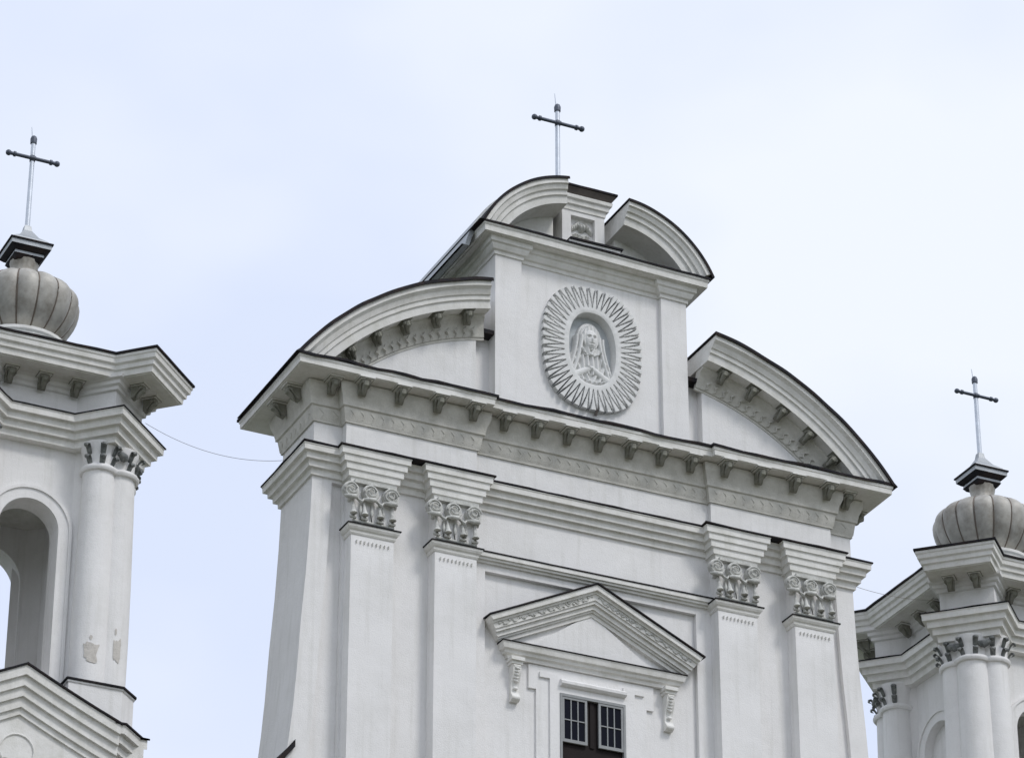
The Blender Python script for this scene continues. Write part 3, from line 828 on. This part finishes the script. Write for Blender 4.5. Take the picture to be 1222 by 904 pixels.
# --- centre cross -----------------------------------------------------------
def make_cross(parent, zbase, zarm, ztop, half, r=.048, x=0, y=0, rod=.28):
    p = MB().tube([(0, 0, zbase), (0, 0, zarm - .1), (0, 0, ztop)], [r * 1.08, r, r * .95], n=12).build('cross', M_STEEL, parent, 40)
    p.location = (x, y, 0)
    a = MB().tube([(-half, -.03, zarm), (half, -.03, zarm)], r * .80, n=10)
    for s_ in (-1, 1): a.ball((s_ * half, -.03, zarm), r * 1.28); a.tube([(s_ * (half - .14), -.03, zarm), (s_ * (half - .10), -.03, zarm)], r * 1.2, n=10)
    a.tube([(0, 0, zarm - .06), (0, 0, zarm + .06)], r * 1.18, n=10); a.tube([(-.05, -.03, zarm), (.05, -.03, zarm)], r * 1.15, n=10)
    a.build('crossbar', M_BLACK, p, 40)
    MB().tube([(0, 0, ztop), (0, 0, ztop + .10), (0, 0, ztop + .15), (0, 0, ztop + .18)], [r * 1.35, r * 1.45, r * 1.1, r * .3], n=12).build('finial', M_BLACK, p, 40)
    MB().tube([(-.02, .02, ztop + .1), (-.05, .02, ztop + .15 + rod)], [.012, .006], n=6).build('lightning_rod', M_STEEL, p)
    return p
make_cross(church, 38.75, 40.93, 41.22, .53, y=1.08)

# ================================================================== TOWERS
def pier_outline(h, d, w_):
    pts = []
    for q in range(4):
        a = q * PI / 2; c, s = round(math.cos(a)), round(math.sin(a))
        A = (S2 * (d - w_), -S2 * (d + w_)); t = S2 * (d + w_) - h
        I1 = (A[0] - t, -h); Bp = (S2 * (d + w_), -S2 * (d - w_)); I2 = (h, -(A[0] - t))
        for p in (I1, A, Bp, I2): pts.append((p[0] * c - p[1] * s, p[0] * s + p[1] * c))
    return pts
T = empty('bell_tower', (-10.46, 2.39, 0))
tag(T, 'left white bell tower with worn patches on its corner columns and a grey dome', 'bell tower', 'bell towers beside the church front')
H = 1.40
def rot4(mb, q, start=0):
    return mb.xf(Matrix.Rotation(q * PI / 2, 4, 'Z'), start)
def arch_wall(mb, q, half, z0, z1, th, r, zs, zb, depth=None):
    """wall plane at y=-H facing -y rotated by q quarter turns; arch hole radius r, springing zs, bottom zb. depth: blind recess depth"""
    st = len(mb.v); y0, y1 = -H, -H + th
    yb = y1 if depth is None else y0 + depth
    n = 20; arcp = [(r * math.cos(PI - PI * i / n), zs + r * math.sin(PI - PI * i / n)) for i in range(n + 1)]
    loop = [(-r, zb)] + arcp + [(r, zb)]
    for y in ((y0, y1) if depth is None else (y0,)):
        o = []
        o += [(-half, y, z0), (half, y, z0), (half, y, zb), (-half, y, zb)]; fs = [(0, 1, 2, 3)]
        mb.add(o, fs)
        mb.add([(-half, y, zb), (-r, y, zb), (-r, y, zs), (-half, y, zs)], [(0, 1, 2, 3)])
        mb.add([(r, y, zb), (half, y, zb), (half, y, zs), (r, y, zs)], [(0, 1, 2, 3)])
        mb.add([(-half, y, zs), (-r, y, zs), (-r, y, z1), (-half, y, z1)], [(0, 1, 2, 3)])
        mb.add([(r, y, zs), (half, y, zs), (half, y, z1), (r, y, z1)], [(0, 1, 2, 3)])
        for i in range(n):
            a, b = arcp[i], arcp[i + 1]
            mb.add([(a[0], y, a[1]), (b[0], y, b[1]), (b[0], y, z1), (a[0], y, z1)], [(0, 1, 2, 3)])
    for i in range(len(loop) - 1):
        a, b = loop[i], loop[i + 1]
        mb.add([(a[0], y0, a[1]), (b[0], y0, b[1]), (b[0], yb, b[1]), (a[0], yb, a[1])], [(0, 1, 2, 3)])
    mb.add([(-r, y0, zb), (r, y0, zb), (r, yb, zb), (-r, yb, zb)], [(0, 1, 2, 3)])
    if depth is not None:
        mb.add([(x, yb, z) for x, z in loop], [tuple(range(len(loop)))])
        mb.add([(-half, y1, z0), (half, y1, z0), (half, y1, z1), (-half, y1, z1)], [(3, 2, 1, 0)])
    rot4(mb, q, st)
ZS = 29.62
bw = MB()
arch_wall(bw, 0, H, 26.6, 31.3, .42, .54, ZS, 26.85)
arch_wall(bw, 2, H, 26.6, 31.3, .42, .66, ZS + .05, 26.85)
arch_wall(bw, 1, H - .001, 26.6, 31.3, .42, .54, ZS, 26.85, depth=.14)
arch_wall(bw, 3, H - .001, 26.6, 31.3, .42, .54, ZS, 26.85, depth=.14)
bwo = bw.build('belfry_wall', M_WALL, T, 35)
inn = MB()
inn.box(-1.07, 1.07, -1.07, 1.07, 30.75, 30.8); inn.box(-1.07, 1.07, -1.07, 1.07, 26.7, 26.8)
for sx in (-1, 1): inn.box(sx * 1.072 - .01, sx * 1.072 + .01, -1.07, 1.07, 26.8, 30.75)
inn.build('belfry_room', M_INNER, T)
# arch surrounds
for q in range(4):
    r0, r1 = (.54, .77) if q != 2 else (.66, .85)
    zs = ZS if q != 2 else ZS + .05
    def band(ra, rb, y):
        n = 24; vs_ = []
        pts_o = [(rb, 26.62)] + [(rb * math.cos(PI * i / n), zs + rb * math.sin(PI * i / n)) for i in range(n + 1)] + [(-rb, 26.62)]
        pts_i = [(ra, 26.62)] + [(ra * math.cos(PI * i / n), zs + ra * math.sin(PI * i / n)) for i in range(n + 1)] + [(-ra, 26.62)]
        mbx = MB(); k = len(pts_o)
        vs_ = [(x, y, z) for x, z in pts_o] + [(x, y, z) for x, z in pts_i] + [(x, -H + .003, z) for x, z in pts_o] + [(x, -H + .003, z) for x, z in pts_i]
        fs = []
        for i in range(k - 1): fs += [(i, i + 1, k + i + 1, k + i), (2 * k + i, 2 * k + i + 1, i + 1, i), (k + i, k + i + 1, 3 * k + i + 1, 3 * k + i)]
        fs += [(0, k, 3 * k, 2 * k), (k - 1, 3 * k - 1, 4 * k - 1, 2 * k - 1)]
        return vs_, fs
    ab = MB().add(*band(r0 + .004, r1 - .03, -H - .05)); ab.add(*band(r1 - .035, r1 + .02, -H - .08))
    rot4(ab, q); ab.build('arch_surround', M_WALL, T, 35)

# corner piers with three attached columns
def make_pier():
    mb = MB()
    # box along the diagonal, built along -y then rotated 45 deg
    mb.box(-.44, .44, -2.10, -1.2, 26.6, 31.3)
    o = mb.build('corner_pier', M_WALL, T)
    cc_ = MB
    # rotate frame: local -y is the pier axis
    for (x, y) in ((0, -2.18), (-.36, -1.99), (.36, -1.99)):
        r = .345 if x == 0 else .315
        cl = MB().lathe([(r * 1.0, 26.6), (r * 1.02, 27.6), (r * 1.0, 28.8), (r * .95, 30.0), (r * .91, 30.72), (r * .91, 30.8)], x, y, 28)
        c_ = cl.build('column', M_WALL, o, 40)
        al = MB().lathe([(r * .9, 30.74), (r * 1.06, 30.745), (r * 1.13, 30.78), (r * 1.13, 30.81), (r * 1.06, 30.845), (r * .9, 30.85)], x, y, 28)
        al.build('astragal', M_WALL, o, 40)
    bell = MB()
    for (x, y) in ((0, -2.18), (-.36, -1.99), (.36, -1.99)):
        bell.lathe([(.30, 30.80), (.30, 31.0), (.32, 31.15), (.36, 31.26), (.36, 31.3)], x, y, 24)
    bell.build('capital_bell', M_WALL, o, 40)
    lf = MB()
    def leaf(cx, cy, ang, z, s=1.0, r=.33):
        dx, dy = math.cos(ang), math.sin(ang); tx, ty = -dy, dx
        base = Vector((cx + dx * r, cy + dy * r, z))
        O = Vector((dx, dy, 0)); Tt = Vector((tx, ty, 0)); Z = Vector((0, 0, 1))
        for k, (o_, zz, w_) in enumerate(((.0, -.085, .045), (.035, -.02, .06), (.075, .05, .055), (.10, .085, .045))):
            pass
        rows = [(.0, -.10, .05), (.03, -.03, .065), (.06, .04, .065), (.10, .09, .06), (.14, .085, .05), (.15, .045, .035)]
        vs_ = []
        for o_, zz, w_ in rows:
            for sx, sag in ((-1, .02), (-.5, 0), (.5, 0), (1, .02)):
                vs_.append(base + O * ((o_ - sag) * s) + Tt * (w_ * sx * s) + Z * (zz * s))
        for o_, zz, w_ in rows:
            for sx in (-1, -.5, .5, 1):
                vs_.append(base + O * ((o_ - .03) * s * .8 - .01) + Tt * (w_ * sx * s * .9) + Z * ((zz - .01) * s))
        fs = []; R_ = len(rows)
        for i in range(R_ - 1):
            for j in range(3):
                a = i * 4 + j; fs.append((a, a + 1, a + 5, a + 4)); fs.append((a + R_ * 4, a + 4 + R_ * 4, a + 5 + R_ * 4, a + 1 + R_ * 4))
            for j in (0, 3): a = i * 4 + j; fs.append((a, a + 4, a + 4 + R_ * 4, a + R_ * 4))
        for i in (0, R_ - 1):
            for j in range(3): a = i * 4 + j; fs.append((a, a + 1, a + 1 + R_ * 4, a + R_ * 4))
        lf.add(vs_, fs)
    def curl(cx, cy, ang, z, r, k=1.0):
        O = Vector((math.cos(ang), math.sin(ang), 0)); Z = Vector((0, 0, 1)); T_ = Vector((-O.y, O.x, 0)); b = Vector((cx, cy, z)) + O * r
        path = [(-.01, -.11, .055), (.02, -.05, .06), (.05, .01, .065), (.10, .065, .07), (.15, .05, .06), (.155, .005, .045), (.12, -.01, .03)]
        vs_ = []; fs = []; n = 6
        for o_, zz, w_ in path:
            for j in range(n):
                t = 2 * PI * j / n; vs_.append(b + O * (o_ * k + .022 * math.sin(t)) + T_ * (w_ * k * math.cos(t)) + Z * (zz * k + .012 * math.sin(t)))
        for i in range(len(path) - 1):
            for j in range(n): a = i * n + j; c_ = i * n + (j + 1) % n; fs.append((a, c_, c_ + n, a + n))
        fs += [tuple(range(n)), tuple(range((len(path) - 1) * n, len(path) * n))]
        lf.add(vs_, fs)
    P2 = PI / 2
    for (x, y), angs in (((0, -2.18), (-P2 - .42, -P2 + .42)), ((-.36, -1.99), (-P2 - .25, -P2 - .95, -P2 - 1.7)), ((.36, -1.99), (-P2 + .25, -P2 + .95, -P2 + 1.7))):
        for a in angs: curl(x, y, a, 30.94, .29, .85); curl(x, y, a, 31.15, .33, .85)
    for sx in (-1, 1):      # broad dark scroll between the columns
        lf.tube([(sx * .16, -2.40, 31.12), (sx * .30, -2.44, 31.06), (sx * .42, -2.40, 31.12)], [.05, .085, .05], n=8)
    lf.build('capital_leaves', M_DARKORN, o, 60)
    return o
pr = make_pier()
for q in range(4):
    o = pr if q == 0 else copy_tree(pr, T)
    o.rotation_euler = (0, 0, PI / 4 + q * PI / 2)

po1 = pier_outline(1.5, 2.33, .55)
ta = MB().loft(po1, [(-.02, 31.24)] + steps(31.24, 31.775, .07, .315, 4) + [(-.02, 31.78)]).build('architrave', M_TRIM, T)
MB().loft(subdiv(po1, .3), [(.335, 31.775), (.35, 31.778), (.35, 31.80), (-.02, 31.83)], wob=.012).build('flashing', M_FLASH, ta)
MB().loft(po1, [(0, 31.79), (0, 32.30), (.05, 32.32), (.06, 32.38), (.11, 32.41), (.12, 32.47), (.18, 32.50), (.19, 32.56), (.0, 32.60)]).build('frieze', M_WALL, T)
po2 = pier_outline(2.27, 3.20, .80)
tcn = MB().loft(po2, [(-.17, 32.50), (-.16, 32.52), (-.13, 32.515), (-.12, 32.62), (-.08, 32.64), (-.075, 32.72), (-.03, 32.75), (-.02, 32.83), (0, 32.85), (0, 32.90), (-.1, 32.91)]).build('cornice', M_TRIM, T)
MB().loft(subdiv(po2, .35), [(.0, 32.905), (.03, 32.905), (.03, 32.945), (-.5, 33.05)], wob=.015).build('flashing', M_FLASH, tcn)
for q in range(4):
    a = q * PI / 2
    R3 = Matrix.Rotation(a, 4, 'Z')
    for x in (-.62, 0, .62):
        p = R3 @ Vector((x, -H - .18, 32.50)); put_bracket(T, p.x, p.y, p.z, a, s=.82)
    R4 = Matrix.Rotation(a + PI / 4, 4, 'Z')
    for x in (-.26, .26):
        p = R4 @ Vector((x, -2.33 - .18, 32.50)); put_bracket(T, p.x, p.y, p.z, a + PI / 4, s=.82)
# roof, dome, cap
hip = MB().lathe([(2.55, 32.98), (1.7, 33.35), (1.05, 33.50), (.80, 33.60)], 0, 0, 4)
hip.xf(Matrix.Rotation(PI / 4, 4, 'Z')); hip.build('roof', M_ROOFGREY, T)
NG = 16
prof = []
for i in range(19):
    t = -PI / 2 * .70 + (PI / 2 * .70 + PI / 2 * .88) * i / 18
    prof.append((1.08 * math.cos(t) ** .9, 34.80 + (.50 if t > 0 else .97) * math.sin(t)))
lobef = lambda t: 1 - .06 * (1 - abs(math.sin((t) * NG / 2)) ** .7)
dm = MB().lathe(prof, 0, 0, 16 * 10, lobef).build('dome', M_ZINC, T, 50)
sm = MB()
for k in range(NG):
    t = 2 * PI * k / NG
    sm.tube([((r * .945 + .004) * math.cos(t), (r * .945 + .004) * math.sin(t), z) for r, z in prof], .014, n=6)
sm.build('dome_seams', M_SEAM, dm, 50)
MB().lathe([(.86, 33.3), (.86, 33.82), (.90, 33.85), (.90, 33.91), (.80, 33.95)], 0, 0, 32).build('drum', M_TRIM, T, 40)
lob2 = lambda t: 1 - .03 * abs(math.sin(t * 8))
MB().lathe([(.33, 35.22), (.28, 35.30), (.245, 35.42), (.24, 35.52), (.265, 35.62), (.28, 35.70)], 0, 0, 64, lob2).build('neck', M_ZINC, T, 40)
sq = lambda a: [(-a, -a), (a, -a), (a, a), (-a, a)]
capo = MB().loft(sq(.28), [(-.04, 35.73), (0, 35.75), (0, 35.83), (-.03, 35.84)]).loft(sq(.385), [(-.1, 35.88), (0, 35.89), (.005, 35.98), (-.05, 35.99)]).build('cap_slab', M_ROOFGREY, T)
MB().loft(sq(.385), [(.0, 35.975), (.03, 35.98), (.03, 36.01), (-.05, 36.03)]).loft(sq(.37), [(-.10, 35.80), (-.06, 35.815), (.012, 35.885), (-.1, 35.895)]).loft(sq(.28), [(-.06, 35.66), (-.04, 35.67), (.012, 35.745), (-.1, 35.75)]).build('cap_edge', M_FLASH, capo)
MB().loft(sq(.35), [(.0, 36.02), (-.02, 36.08), (-.16, 36.20), (-.27, 36.38), (-.29, 36.50)]).build('cap_pyramid', M_ROOFGREY, capo)
make_cross(T, 36.40, 38.00, 38.34, .48, r=.046, rod=.22)
# pedestal under the columns and the storey below
def cham(a, c): return [(-a + c, -a), (a - c, -a), (a, -a + c), (a, a - c), (a - c, a), (-a + c, a), (-a, a - c), (-a, -a + c)]
CORNERP = [(.72, -1.40), (.72, -2.02), (1.69, -2.02), (2.02, -1.69), (2.02, -.72), (1.40, -.72), (1.40, -1.40)]
def make_ped():
    o = MB().loft(CORNERP, [(0, 25.85), (0, 26.56), (.02, 26.57), (.02, 26.60), (0, 26.61)]).build('pedestal', M_WALL, T)
    MB().loft(subdiv(CORNERP, .3), [(.02, 26.605), (.05, 26.607), (.05, 26.64), (-.1, 26.68)], wob=.018).build('flashing', M_FLASH, o)
    return o
pd_ = make_ped()
for q in (1, 2, 3): copy_tree(pd_, T).rotation_euler = (0, 0, q * PI / 2)
MB().box(-1.41, 1.41, -1.41, 1.41, 25.6, 26.7).build('belfry_base', M_WALL, T)
MB().loft(cham(1.95, .4), [(0, 0), (0, 25.6)]).build('lower_wall', M_WALL, T)
def make_lc():
    pth = [(1.52, -2.0), (1.6, -2.0), (2.0, -1.6), (2.0, -1.52)]
    o = MB().sweep(pth, [(-.2, 25.20)] + steps(25.26, 25.84, .0, .24, 4) + [(-.2, 25.86)]).build('lower_cornice', M_TRIM, T)
    MB().sweep(subdiv(pth, .25, False), [(-.2, 25.86), (.285, 25.85), (.285, 25.88), (-.2, 25.94)]).build('flashing', M_FLASH, o)
    return o
lc = make_lc()
for q in (1, 2, 3): copy_tree(lc, T).rotation_euler = (0, 0, q * PI / 2)
# gable that breaks the lower cornice on the front
gz, gx, gy = 26.62, 1.72, -2.265
def tgable(q):
    mb = MB(); sl2 = .50
    for o0, o1, y in ((0, .17, gy), (.17, .35, gy + .06), (.35, .52, gy + .12), (.52, .70, gy + .18), (.70, .82, gy + .23)):
        poly = []
        f = lambda o, x: gz - o - sl2 * abs(x) + .10 * abs(x) ** 2 * .25
        n = 8; top = [(-gx + 2 * gx * i / (2 * n), 0) for i in range(2 * n + 1)]
        up_ = [(x, f(o0, x)) for x, _ in top]; dn = [(x, f(o1, x)) for x, _ in top]
        mb.prism_xz(dn + up_[::-1], y, -1.38)
    mb.v = [(v[0] - .10, v[1], v[2]) for v in mb.v]
    mb.prism_xz([(-1.5, 25.0), (1.5, 25.0), (1.4, 25.25), (-.10, gz - .80), (-1.5, 25.25)], -1.99, -1.9)
    for r_ in (.30,):
        mb.tube([(-.10 + r_ * math.cos(2 * PI * i / 24), -2.0, 25.15 + r_ * math.sin(2 * PI * i / 24)) for i in range(25)], .016, n=6)
    return rot4(mb, q)
for q in range(4):
    to = tgable(q).build('gable', M_TRIM, T)
    f2 = MB(); n = 16; vv = []
    for i in range(n + 1):
        x = -gx - .03 + (2 * gx + .06) * i / n; z = gz + .004 - .50 * abs(x) + .025 * x * x + .008 * noise.noise(Vector((x * 3, 2, 2)))
        vv += [(x, gy - .035, z), (x, -1.38, z + .02), (x, gy - .035, z + .035), (x, -1.38, z + .06)]
    ff = []
    for i in range(n):
        a = i * 4; b = a + 4; ff += [(a, b, b + 2, a + 2), (a + 2, b + 2, b + 3, a + 3), (a, a + 1, b + 1, b)]
    f2.add(vv, ff); f2.v = [(v[0] - .10, v[1], v[2]) for v in f2.v]; rot4(f2, q); f2.build('gable_flashing', M_FLASH, to)
# second tower
T2 = copy_tree(T); T2.location = (10.48, 2.42, -.08)
for o in KIDS(T2):
    if o.name.startswith('cross'): o.scale = (1, 1, .92); o.location.z = 36.40 * .08
tag(T2, 'right white bell tower with grey dome, partly hidden behind the church front', 'bell tower', 'bell towers beside the church front')
# worn patches on the left tower only (bare render on two columns of the front-right pier)
def patch(cx, cy, r, a0, a1, z0, z1, seed):
    rng = random.Random(seed); n = 40; c_a, c_z = (a0 + a1) / 2, (z0 + z1) / 2; vs_ = [(cx + r * math.cos(c_a), cy + r * math.sin(c_a), c_z)]
    ringN = 4
    outl = []
    for i in range(n):
        t = 2 * PI * i / n; k = .80 + .42 * noise.noise(Vector((math.cos(t) * 1.6 + seed, math.sin(t) * 1.6, seed))) + .10 * rng.random()
        px_, pz_ = super_pt(1, 1, t, 4); outl.append((px_ * k, pz_ * k))
    fs = []
    for m_ in range(1, ringN + 1):
        for (px_, pz_) in outl:
            f = m_ / ringN; a = c_a + (a1 - a0) / 2 * px_ * f
            vs_.append((cx + r * math.cos(a), cy + r * math.sin(a), c_z + (z1 - z0) / 2 * pz_ * f))
    for i in range(n): fs.append((0, 1 + i, 1 + (i + 1) % n))
    for m_ in range(ringN - 1):
        for i in range(n):
            a = 1 + m_ * n + i; b = 1 + m_ * n + (i + 1) % n; fs.append((a, b, b + n, a + n))
    return MB().add(vs_, fs)
def pier_world(x, y):      # local pier frame -> tower frame (front-right pier)
    v = Matrix.Rotation(PI / 4, 4, 'Z') @ Vector((x, y, 0)); return v.x, v.y
c1 = pier_world(-.36, -1.99); c2_ = pier_world(0, -2.18)
patch(c1[0], c1[1], .326, -PI / 2 - .65, -PI / 2 + .35, 27.02, 27.42, 3).build('peeled_patch', M_PEEL, T, 60)
patch(c2_[0], c2_[1], .357, -PI / 2 - .05, -PI / 2 + .42, 27.12, 27.62, 11).build('peeled_patch', M_PEEL, T, 60)

patch(c1[0], c1[1], .328, -PI / 2 - .30, -PI / 2 - .12, 27.44, 27.52, 5).build('peeled_patch', M_PEEL, T, 60)
patch(c2_[0], c2_[1], .358, -PI / 2 - .02, -PI / 2 + .10, 27.64, 27.78, 8).build('peeled_patch', M_PEEL, T, 60)

# ================================================================== cables
def cable(a, b, sag, label):
    pts = []
    for i in range(25):
        t = i / 24; p = Vector(a).lerp(Vector(b), t); p.z -= sag * 4 * t * (1 - t); pts.append(p)
    o = MB().tube(pts, .0042, n=5, cap=True); o = o.build('cable', M_SEAM)
    tag(o, label, 'cable', 'cables between the roofs')
cable((-8.40, 1.0, 32.15), (-5.62, .6, 31.85), .28, 'thin sagging cable strung from the left tower to the church front')
cable((5.62, .5, 31.72), (8.3, 1.0, 32.0), .12, 'thin cable strung from the church front to the right tower')

# templates used for the copies are removed
for o in (bk_me, plate_me): bpy.data.objects.remove(o, do_unlink=True)
